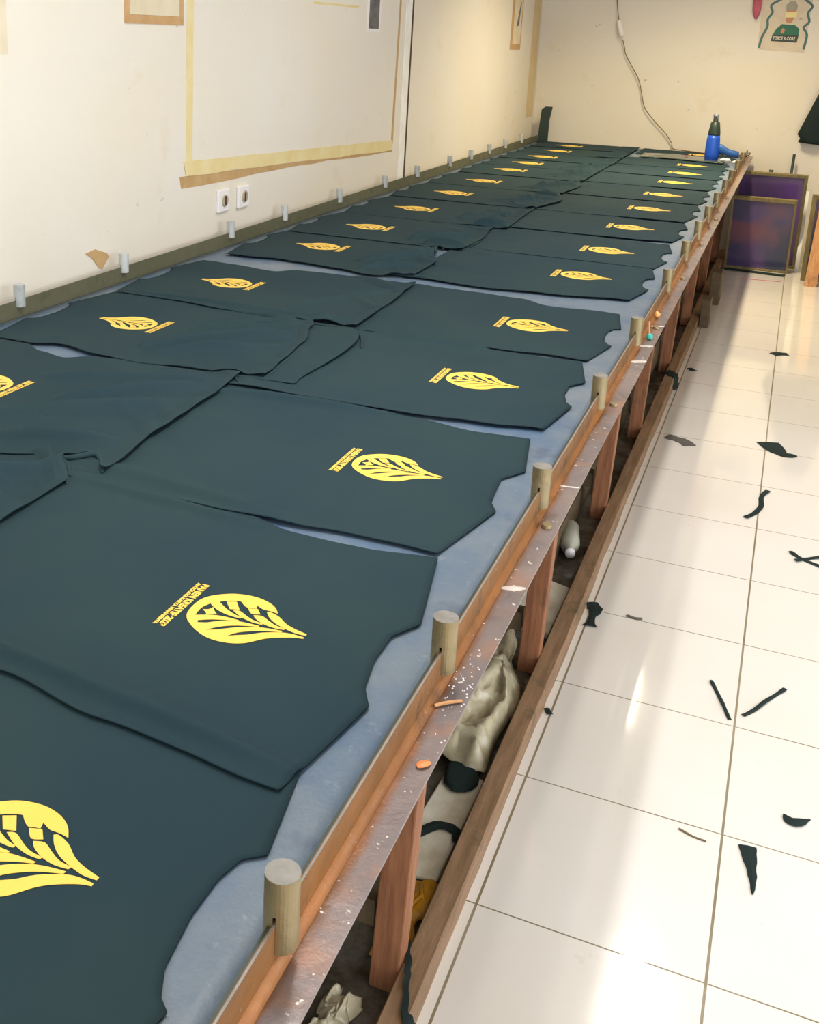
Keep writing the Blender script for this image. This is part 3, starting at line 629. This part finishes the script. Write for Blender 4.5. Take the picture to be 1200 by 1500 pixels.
# shiny plastic sheet beside the heat gun
bm = bmesh.new(); g = []
for i in range(15):
    row = []
    for j in range(11):
        u, v = i/14, j/10; x = -.64+.56*u; y = 6.33+.33*v+.10*(1-u)*0+.04*math.sin(u*5)
        e = min(u, 1-u, v, 1-v); row.append(bm.verts.new((x, y, ZS+.0115+.010*max(0, noise.noise(Vector((u*4, v*5, 1))))*min(1, e*6)+.004*min(1, e*8))))
    g.append(row)
for i in range(14):
    for j in range(10): bm.faces.new((g[i][j], g[i+1][j], g[i+1][j+1], g[i][j+1]))
o = obj('plastic_sheet', bm, M['plastic'], smooth=True); s = o.modifiers.new('t', 'SOLIDIFY'); s.thickness = .001
tag(o, 'shiny grey plastic sheet lying on the shirts left of the blue heat gun', 'plastic sheet')
def blob(x, y, z, r, m, name, label, cat, sq=(1, 1, .6), seed=0, group=None):
    bm = bmesh.new(); bmesh.ops.create_icosphere(bm, subdivisions=3, radius=1)
    for v in bm.verts:
        f = 1+.28*noise.noise(v.co*1.6+Vector((seed, 0, 0))); v.co = Vector((v.co.x*r*sq[0]*f, v.co.y*r*sq[1]*f, v.co.z*r*sq[2]*f))
    zmin = min(v.co.z for v in bm.verts); bmesh.ops.translate(bm, verts=bm.verts[:], vec=(x, y, z-zmin))
    return tag(obj(name, bm, m, smooth=True), label, cat, group)
blob(-.335, 6.50, ZS+.012, .012, M['pink'], 'scrap', 'tiny red and white scrap on the plastic sheet near the heat gun', 'scrap')
blob(-.075, 6.42, ZS+.0068, .030, M['white'], 'crumpled_tissue', 'crumpled white scrap below the heat gun handle, left one', 'tissue', (1.1, .6, .5), 2)
blob(.0, 6.42, ZS+.0008, .026, M['white'], 'crumpled_tissue', 'crumpled white scrap below the tip of the heat gun handle, right one', 'tissue', (1.1, .6, .45), 5)
blob(.058, 1.335, ZS, .0095, M['teal'], 'teal_lump', 'small teal lump on the steel ledge at the foot of a stop pin', 'lump', (1, 1, .9), 3)
tag(obj('stick', tube([(.055, 1.355, ZS+.008), (.045, 1.42, ZS+.030)], .0022, 8), M['woodp']), 'short pale stick leaning beside the teal lump', 'stick')
blob(.046, 1.60, ZS, .009, M['amber'], 'amber_bead', 'small round amber bead on the steel ledge', 'bead', (1, 1, 1), 4)
tag(obj('paint_chip', strip([(.062, -.678), (.073, -.664)], lambda t: .011*math.sin(math.pi*(t*.8+.1)), ZS+.0006, .0012), M['chip']), 'bright orange paint chip on the steel ledge near the front', 'chip')
tag(obj('paint_chip', strip([(.045, -.56), (.072, -.535)], .004, ZS+.0006, .002), M['woodp']), 'thin pale splinter lying across the steel ledge', 'splinter')
for x, y, l, a, lb in ((.058, -.223, .020, .3, 'white paint smear on the ledge between the second and third aisle pins'), (.060, 1.10, .035, .2, 'larger white smear on the ledge beyond the fourth pin'), (.058, 1.262, .022, .1, 'whitish smear on the ledge beside the teal lump'), (.060, 1.50, .022, .1, 'pale smear on the ledge past the amber bead'), (.060, .20, .010, .1, 'tiny white smear on the ledge past the third pin')):
    tag(obj('paint_smear', strip([(x-.016, y-l*.4), (x+.002, y), (x+.018, y+l*.4)], lambda t: l*.5*(.4+math.sin(math.pi*t)), ZS+.0001, .0005, 0), M['patch']), lb, 'smear', 'smears on the ledge')

# ---------------------------------------------------------------- things on the left wall
def wallbox(name, m, y0, y1, z0, z1, t=.002, par=None, x=XL, **k): return obj(name, B(x, x+t, y0, y1, z0, z1), m, par, **k)
def wp(pts, t0, t1): return prism(pts, XL+t0, XL+t1, 'x')
tf = thing('tape_outline', 'large yellow masking tape rectangle on the left wall, brown tape below it', 'tape', (XL, 2.7, 1.05))
def ch(name, bm, m, par, **k):
    bmesh.ops.translate(bm, verts=bm.verts[:], vec=-Vector(par.location)); return obj(name, bm, m, par, **k)
ch('side_tape', wp([(1.655, 1.07), (1.700, 1.07), (1.697, 2.3), (1.652, 2.3)], .0003, .0012), M['tape'], tf)
ch('side_tape', wp([(3.785, .985), (3.815, .985), (3.835, 1.70), (3.85, 2.3), (3.822, 2.3), (3.81, 1.7)], .0003, .0012), M['tape2'], tf)
pts = [(1.637, 1.088)]
for i in range(1, 12): pts.append((1.637+2.16*i/12, 1.088-.082*i/12+random.uniform(-.002, .002)))
pts += [(3.80, 1.006), (3.806, .953)]
for i in range(11, 0, -1): pts.append((1.66+2.14*i/12, 1.036-.084*i/12+random.uniform(-.003, .003)))
pts += [(1.655, 1.036)]
ch('lower_tape', wp(pts, .0012, .0024), M['tape'], tf)
pts = [(1.612, 1.037), (2.2, 1.015), (3.2, .976), (3.808, .953), (3.806, .944)]
for i in range(14, 0, -1): pts.append((1.625+2.17*i/15, .994-.052*i/15+.012*math.sin(i/15*math.pi)+random.uniform(-.004, .004)))
pts.append((1.624, .995))
a = ch('lower_tape', wp(pts, .0003, .0010), M['tape2'], tf); a['label'] = 'torn brown tape under the yellow strip'
fr = thing('wall_picture', 'sheet in a brown paper-tape border stuck high on the left wall', 'picture', (XL, 1.45, 1.55))
bm = bmesh.new(); box(bm, XL, XL+.003, 1.272, 1.628, 1.545, 2.0); ch('border', bm, M['kraft'], fr)
ch('sheet', B(XL+.003, XL+.0045, 1.300, 1.598, 1.572, 1.97), M['paper'], fr)
ph = thing('photo_strip', 'narrow dark photo with a white border high on the left wall beside the white post', 'photo', (XL, 3.44, 1.56))
ch('border', B(XL, XL+.002, 3.355, 3.535, 1.545, 2.0), M['white'], ph); ch('picture', B(XL+.002, XL+.003, 3.378, 3.512, 1.562, 1.98), M['photo'], ph)
tag(obj('tape_strip', wp([(2.72, 1.662), (3.24, 1.662), (3.24, 1.652), (2.72, 1.652)], 0, .001), M['tape']), 'thin short yellow tape line high on the left wall', 'tape')
p2 = thing('small_picture', 'small picture with yellow tape border on the left wall near the far corner', 'picture', (XL, 6.33, 1.5))
ch('border', B(XL, XL+.002, 6.19, 6.50, 1.462, 2.05), M['kraft'], p2); ch('sheet', B(XL+.002, XL+.003, 6.25, 6.47, 1.50, 2.02), M['paper'], p2)
ch('figure', wp([(6.33, 1.62), (6.40, 1.63), (6.43, 1.75), (6.44, 1.80), (6.40, 1.76), (6.36, 1.68)], .003, .0036), M['photo'], p2)
tag(wallbox('tape_strip', M['fade'], 6.86, 7.1, .95, 2.5, .0012), 'wide faded tan tape band on the left wall at the far corner', 'tape')
tag(wallbox('paper_note', M['paper'], .40, .712, 1.455, 2.0, .0012), 'faded beige sheet on the left wall at the left border of the photo', 'paper')
for y, z, lb in ((1.925, .918, 'white wall socket on the left wall, the nearer of two under the tape'), (2.088, .914, 'white wall socket on the left wall, the farther of two under the tape')):
    s = thing('wall_socket', lb, 'socket', (XL, y, z), 'wall sockets under the tape')
    ch('faceplate', B(XL, XL+.012, y-.045, y+.045, z-.042, z+.042), M['white'], s, bevel=.004)
    bm = bmesh.new(); bmesh.ops.create_cone(bm, cap_ends=True, segments=24, radius1=.024, radius2=.022, depth=.004, matrix=Matrix.Translation((XL+.0135, y+.004, z))@Matrix.Rotation(math.pi/2, 4, 'Y'))
    rc = ch('recess', bm, M['hole'], s)
    bm = bmesh.new(); box(bm, XL+.0152, XL+.0162, y-.004, y+.010, z-.017, z+.017); ch('contact_slot', bm, M['darkgap'], s).parent = rc
# plaster scar near the front pin
bm = wp([(1.05, .862), (1.10, .868), (1.165, .845), (1.175, .832), (1.14, .80), (1.12, .806), (1.085, .842)], 0, .002)
tag(obj('plaster_scar', bm, M['tape2']), 'small torn tan patch low on the left wall between the first two pins', 'patch')

# ---------------------------------------------------------------- far wall things
def fy(pts, t0, t1): return prism(pts, YF-t1, YF-t0, 'y')
po = thing('poster', 'poster of a figure in green inside a wavy teal border, on the far wall', 'poster', (.165, YF, 1.69))
ch('sheet', fy([(.008, 1.525), (.318, 1.515), (.335, 2.1), (-.005, 2.1)], 0, .002), M['posterbg'], po)
def ribbon(pts, wd, t0, t1):
    bm = bmesh.new(); P = smooth_path([(p[0], 0, p[1]) for p in pts], 4); prev = None
    for i, p in enumerate(P):
        t = (P[min(i+1, len(P)-1)]-P[max(i-1, 0)]).normalized(); s = Vector((-t.z, 0, t.x))*wd*.5
        r = [bm.verts.new((p.x+s.x, YF-t0, p.z+s.z)), bm.verts.new((p.x-s.x, YF-t0, p.z-s.z)), bm.verts.new((p.x-s.x, YF-t1, p.z-s.z)), bm.verts.new((p.x+s.x, YF-t1, p.z+s.z))]
        if prev:
            for q in range(4): bm.faces.new((prev[q], prev[(q+1) % 4], r[(q+1) % 4], r[q]))
        else: bm.faces.new(r)
        prev = r
    bm.faces.new(prev); return bm
def pxw(u, v):   # poster sheet coordinates (0..1 across, metres up)
    return (.01+.315*u, 1.515+v)
ch('wavy_border', ribbon([pxw(.02, .02), pxw(.05, .09), pxw(.14, .17), pxw(.13, .22), pxw(.21, .27), pxw(.17, .32), pxw(.40, .37), pxw(.5, .42)], .016, .002, .003), M['pteal'], po)
ch('wavy_border', ribbon([pxw(.96, .02), pxw(.99, .12), pxw(.90, .17), pxw(1.0, .21), pxw(.95, .27), pxw(1.02, .32), pxw(.83, .37), pxw(.75, .42)], .016, .002, .003), M['pteal'], po)
ch('figure_jacket', fy([pxw(.27, .11), pxw(.33, .155), pxw(.44, .19), pxw(.72, .185), pxw(.82, .16), pxw(.82, .115)], .002, .003), M['pgreen'], po)
ch('caption_panel', fy([pxw(.25, .07), pxw(.80, .065), pxw(.82, .118), pxw(.27, .115)], .0021, .0031), M['pdark'], po)
ch('figure_face', fy([pxw(.53, .20), pxw(.62, .195), pxw(.68, .23), pxw(.70, .30), pxw(.50, .30), pxw(.50, .24)], .0031, .0038), M['pskin'], po)
ch('figure_glasses', fy([pxw(.49, .235), pxw(.72, .238), pxw(.73, .275), pxw(.48, .272)], .0038, .0045), M['pyel'], po)
ch('figure_cap', fy([pxw(.49, .285), pxw(.71, .285), pxw(.72, .32), pxw(.66, .35), pxw(.55, .35), pxw(.48, .32)], .0038, .0046), M['pgrey'], po)
ch('figure_hand', fy([pxw(.44, .125), pxw(.50, .125), pxw(.52, .15), pxw(.47, .165), pxw(.43, .145)], .0032, .0038), M['pskin'], po)
cap = text_mesh('caption_text', 'FORCE X CORE', .145, .024, .0006, font_off=.02)
o = link('caption_text', cap, M['pwhite'], po); o.rotation_euler = (math.pi/2, 0, 0); o.location = Vector((.103, YF-.0036, 1.595))-Vector(po.location)
cap = text_mesh('side_text', 'ART', .035, .018, .0006, font_off=.02)
o = link('side_text', cap, M['pgrey'], po); o.rotation_euler = (math.pi/2, 0, 0); o.location = Vector((.255, YF-.0026, 1.735))-Vector(po.location)
bm = bmesh.new(); prev = None
for i in range(14):
    t = i/13; zc = 1.735+.45*t; wd = .018+.010*min(1, t*6)+.006*t; cx = -.030-.010*t
    if i == 0: wd = .008
    r = [bm.verts.new((cx+wd*math.cos(q*math.pi/5), YF-.018+.012*math.sin(q*math.pi/5), zc)) for q in range(10)]
    if prev:
        for q in range(10): bm.faces.new((prev[q], prev[(q+1) % 10], r[(q+1) % 10], r[q]))
    else: bm.faces.new(r)
    prev = r
bm.faces.new(prev); tag(obj('pink_ribbon', bm, M['pink'], smooth=True), 'pink cloth strip hanging on the far wall left of the poster', 'cloth')
# black garment hanging at the right border
bm = bmesh.new(); n = 26; prev = None
for i in range(n+1):
    t = i/n; z = .885+.75*t; xl = .335+.26*t; xr = .95-.22*t
    if t < .04: xl += .03
    row = []
    for q in range(21):
        s = q/20; x = xl+(xr-xl)*s; zz = z-(.045*s if t < .5 else .045*s*(1-t)*2)
        row.append(bm.verts.new((x, YF-.045-.02*math.sin(s*14+t*2)-.015*math.sin(s*math.pi), zz)))
    if prev:
        for q in range(20): bm.faces.new((prev[q], prev[q+1], row[q+1], row[q]))
    prev = row
o = obj('hanging_garment', bm, M['cloth2'], smooth=True); s = o.modifiers.new('t', 'SOLIDIFY'); s.thickness = .004
tag(o, 'black garment hanging on the far wall at the right border of the photo', 'garment')

# ---------------------------------------------------------------- screens leaning on the far wall
def screen(name, label, x0, x1, h, y, lean, m, bw, tb=None):
    t = thing(name, label, 'screen', (x0, y, 0), 'silk screens leaning at the far wall', (-lean, 0, 0)); w = x1-x0
    obj('mesh', B(bw*.8, w-bw*.8, .010, .014, bw*.8, h-bw*.8), m, t)
    for a in ((0, bw, 0, h), (w-bw, w, 0, h)): obj('frame_bar', B(a[0], a[1], 0, .028, a[2], a[3]), M['frame'], t, bevel=.002)
    for a in ((bw, w-bw, 0, bw), (bw, w-bw, h-(tb or bw), h)): obj('frame_bar', B(a[0], a[1], 0, .028, a[2], a[3]), M['frame'], t, bevel=.002)
    return t
screen('silk_screen', 'taller purple silk screen in an olive wooden frame, behind the other by the table end', .0, .462, .70, 6.87, -.20, M['purple2'], .022)
screen('silk_screen', 'shorter dark purple silk screen standing in front, its top bar below the taller one', -.008, .415, .535, 6.66, -.16, M['purple'], .016, .028)
sq = thing('squeegee', 'black-handled squeegee propped behind the dark purple silk screen', 'squeegee', (.215, 6.83, .55))
obj('handle', tube([(0, 0, 0), (.002, .0, .15)], .014, 10), M['blackp'], sq, smooth=True); obj('blade', B(-.03, .03, -.006, .006, -.02, .0), M['blackp'], sq)
tag(obj('black_rod', tube([(.335, 7.00, .0), (.352, 7.08, .80)], .010, 10), M['blackp'], smooth=True), 'short black rod sticking up behind the taller purple silk screen', 'rod')
screen('silk_screen', 'narrow-looking silk screen with pinkish bars at the right border, seen edge on', .50, 1.0, .60, 6.47, -.10, M['purple'], .03)
tag(obj('timber_offcut', B(.525, .60, 6.28, 6.32, 0, .62, top=(.03, .09)), M['woodp'], bevel=.002), 'upright pinkish timber board at the right border in front of the screens', 'board')
bm = bmesh.new(); box(bm, .46, .485, 6.78, 6.82, 0, .55, top=(.0, .18)); tag(obj('timber_batten', bm, M['whitepaint']), 'pale upright batten right of the purple screens', 'batten')
tag(obj('black_mat', strip([(-.03, 6.57), (.15, 6.58), (.40, 6.55)], .06, .001, .006), M['cloth2']), 'black cloth strip along the floor below the purple screens', 'cloth')
tag(obj('red_thread', strip([(.12, 6.28), (.22, 6.31), (.38, 6.33)], .006, .0006), M['pink']), 'thin red thread on the tiles before the purple screens', 'thread')

# ---------------------------------------------------------------- below the table
def crumple(name, pts, h, m, label, cat, seed=0, th=.004, amp=1., gloss=None):
    """crumpled sheet spanning a quad (x,y corners), height h"""
    bm = bmesh.new(); nu, nv = 26, 34; g = []
    a, b, c, d = [Vector((p[0], p[1], 0)) for p in pts]
    for i in range(nu+1):
        row = []
        for j in range(nv+1):
            u, v = i/nu, j/nv; p = (a*(1-u)+b*u)*(1-v)+(d*(1-u)+c*u)*v
            e = min(1, 6*min(u, 1-u, v, 1-v)); q = Vector((u*5+seed, v*6, seed))
            r = .30-abs(noise.noise(Vector((u*2.2+seed, v*1.6, seed))))+.35*(.2-abs(noise.noise(q*1.7)))
            p += Vector((noise.noise(q*.6+Vector((9, 0, 0)))*.022, noise.noise(q*.9+Vector((0, 9, 0)))*.03, 0))
            p.z = .004+max(0, h*(.25+.75*min(1, e))*.55+amp*r*h*min(1, e+.3))
            row.append(bm.verts.new(p))
        g.append(row)
    for i in range(nu):
        for j in range(nv): bm.faces.new((g[i][j], g[i+1][j], g[i+1][j+1], g[i][j+1]))
    o = obj(name, bm, m, smooth=True); s = o.modifiers.new('t', 'SOLIDIFY'); s.thickness = .002; s.offset = 1; return tag(o, label, cat)
crumple('plastic_wrap', [(-.33, .40), (-.085, .33), (-.068, .62), (-.16, 1.0)], .10, M['wrap'], 'crumpled clear plastic wrap on the floor below the table by the second leg', 'plastic wrap', 1)
crumple('yellow_bag', [(-.135, -.19), (-.075, -.18), (-.070, -.005), (-.15, .01)], .025, M['yellowbag'], 'crumpled yellow bag on the floor under the table beside the nearest leg', 'bag', 5)
crumple('plastic_wrap', [(-.17, -.40), (-.12, -.41), (-.11, -.31), (-.16, -.30)], .03, M['wrap'], 'small crumpled clear wrap under the table at the bottom of the photo', 'plastic wrap', 8)
tag(obj('foam_sheet', prism([(-.175, -.0), (-.080, .012), (-.075, .33), (-.155, .36)], .001, .012), M['foam'], bevel=.003), 'dirty white foam sheet on the floor behind the bottom rail, near the yellow bag', 'foam')
tag(obj('foam_sheet', prism([(-.20, 1.0), (-.075, .98), (-.072, 1.26), (-.19, 1.3)], .001, .02), M['foam'], bevel=.003), 'dirty white foam sheet on the floor beyond the crumpled plastic wrap', 'foam')
tag(obj('plywood_sheet', B(-.75, -.21, -.6, .9, .001, .012), M['wooddark'], bevel=.002), 'brown plywood sheet lying on the floor under the table', 'board')
tag(obj('plywood_sheet', B(-.85, -.15, 1.45, 5.4, .001, .09), M['wooddark'], bevel=.004), 'long grimy wooden board lying under the far half of the table', 'board')
tag(obj('cloth_strip', strip([(-.155, .105), (-.125, .145), (-.085, .150), (-.07, .12)], .022, .013, .003, .004, 3), M['cloth2']), 'black cloth scrap curled on the dirty foam sheet', 'cloth')
blob(-.12, .31, .0125, .040, M['cloth2'], 'black_rag', 'dark rag on the floor at the near end of the crumpled plastic wrap', 'rag', (1, 1.2, .16), 3)
bt = thing('plastic_bottle', 'cloudy plastic bottle lying on the floor below the table before the third visible leg', 'bottle', (-.13, 1.55, .033), rot=(math.pi/2, 0, .2))
obj('body', lathe([(.02, -.09), (.03, -.085), (.031, .03), (.026, .055), (.013, .075), (.012, .085)]), M['bottle'], bt, smooth=True)
obj('cap', lathe([(.015, .0851), (.015, .10)]), M['white'], bt, smooth=True)
# black cloth strip draped over the bottom rail at the front
def drape(path, wd, name, label):
    bm = bmesh.new(); P = smooth_path(path, 6); prev = None
    for i, p in enumerate(P):
        ww = wd*(1+.25*math.sin(i*1.3)); s = Vector((.25, 1, 0)).normalized()*ww*.5
        r = [bm.verts.new(p-s), bm.verts.new(p+s)]
        if prev: bm.faces.new((prev[0], prev[1], r[1], r[0]))
        prev = r
    o = obj(name, bm, M['cloth2']); sm = o.modifiers.new('t', 'SOLIDIFY'); sm.thickness = .003; sm.offset = 0; return tag(o, label, 'cloth')
drape([(-.070, -.20, .055), (-.052, -.245, .060), (-.043, -.28, .057), (-.026, -.335, .056), (-.0125, -.345, .050), (-.012, -.36, .025), (-.009, -.372, .004)], .020, 'cloth_strip', 'black cloth strip draped over the bottom rail at the front')
drape([(-.060, 3.53, .055), (-.035, 3.50, .057), (-.014, 3.48, .052), (-.010, 3.46, .03), (-.004, 3.44, .003)], .06, 'cloth_strip', 'dark rag hanging over the bottom rail halfway along the table')
# clutter by the far legs
for x, y, sx, sy, h, lb in ((.010, 4.72, .05, .12, .16, 'small dark wooden block leaning at the rail, nearer one'), (.016, 5.35, .06, .16, .20, 'dark wooden block at the rail, farther one by the table end')):
    tag(obj('wood_block', B(x-sx/2, x+sx/2, y, y+sy, 0, h, top=(.0, .02)), M['wooddark'], bevel=.003), lb, 'block')

# ---------------------------------------------------------------- scraps on the tiles
def scrap(path, wd, label, m='cloth2', name='cloth_scrap', seed=0, wob=.003):
    return tag(obj(name, strip(path, wd, .0006, .0015, wob, seed), M[m]), label, 'scrap', 'scraps on the tiles')
scrap([(.335, .972), (.352, .930), (.372, .87), (.388, .822)], .009, 'long thin black scrap on the tiles, left one of a V-shaped pair', seed=1)
scrap([(.505, 1.018), (.470, .955), (.445, .90), (.416, .852)], .010, 'long thin black scrap on the tiles, right one of a V-shaped pair', seed=2)
scrap([(.448, .385), (.455, .34), (.462, .29), (.463, .25)], lambda t: .034*(1-t)+.002, 'dark grey wedge-shaped scrap on a front tile', seed=3, wob=.001)
scrap([(.512, .520), (.532, .500), (.562, .528)], lambda t: .004+.024*math.sin(math.pi*min(1, t*1.1)), 'small grey leaf-shaped scrap on the tile near the right border', seed=4)
scrap([(.405, 2.90), (.44, 2.82), (.475, 2.78), (.515, 2.79)], lambda t: .075*(1-t)**.7+.012, 'black scrap with a narrow tail on the tiles', seed=5)
scrap([(.425, 2.36), (.405, 2.29), (.407, 2.20), (.39, 2.13), (.362, 2.07)], .017, 'curly black ribbon scrap on a tile joint', seed=6)
scrap([(.505, 1.862), (.535, 1.83), (.60, 1.79)], .016, 'black strip at the right border, upper of two that cross', seed=7)
scrap([(.520, 1.80), (.56, 1.84), (.62, 1.88)], .014, 'black strip at the right border, lower of two that cross', seed=8, wob=.004)
scrap([(-.004, 1.235), (.012, 1.195), (.010, 1.15), (.014, 1.10)], lambda t: .03+.012*math.sin(t*7), 'black rag scrap against the bottom rail', seed=9)
scrap([(-.012, .668), (.0, .645)], .014, 'tiny black scrap by the bottom rail near the front', seed=10)
scrap([(.385, 4.33), (.42, 4.36), (.455, 4.375)], .05, 'short black scrap on the tiles in the distance', seed=11)
scrap([(.095, 1.21), (.115, 1.205), (.137, 1.210)], .010, 'small dark sliver on a tile joint near the rail', 'dirtc', seed=12, wob=.001)
scrap([(.318, .376), (.345, .366), (.372, .362)], .004, 'hair-thin brown sliver on a front tile', 'cable', seed=13, wob=.001)
scrap([(.03, 2.77), (.06, 2.76), (.10, 2.74), (.125, 2.70)], .055, 'grey smudge of lint on the tiles by the rail', 'dirtc', seed=14, wob=.001)
scrap([(.02, 3.83), (.045, 3.80)], .03, 'little black scrap by the rail in the distance', seed=15)

# ---------------------------------------------------------------- ceiling lamps, nearer two added for fill (above the frame)
for (x, y, l, _, _), lb in zip(TUBES_AND_FILL, ('added fill tube on the ceiling above the near end of the table', 'added fill tube on the ceiling above the middle of the table', 'short fluorescent tube lamp on the ceiling above the far end of the table')):
    t = thing('tube_and_fill_lamp', lb, 'lamp', (x, y, H))
    obj('housing', B(-.04, .04, -l/2-.03, l/2+.03, -.05, 0), M['white'], t, bevel=.004)
    m = bpy.data.materials.new('lit_tube'); m.use_nodes = True; p = m.node_tree.nodes['Principled BSDF']
    p.inputs['Emission Color'].default_value = (1, .95, .86, 1); p.inputs['Emission Strength'].default_value = 30
    obj('tube', tube([(0, -l/2, -.068), (0, l/2, -.068)], .013, 12), m, t, smooth=True)
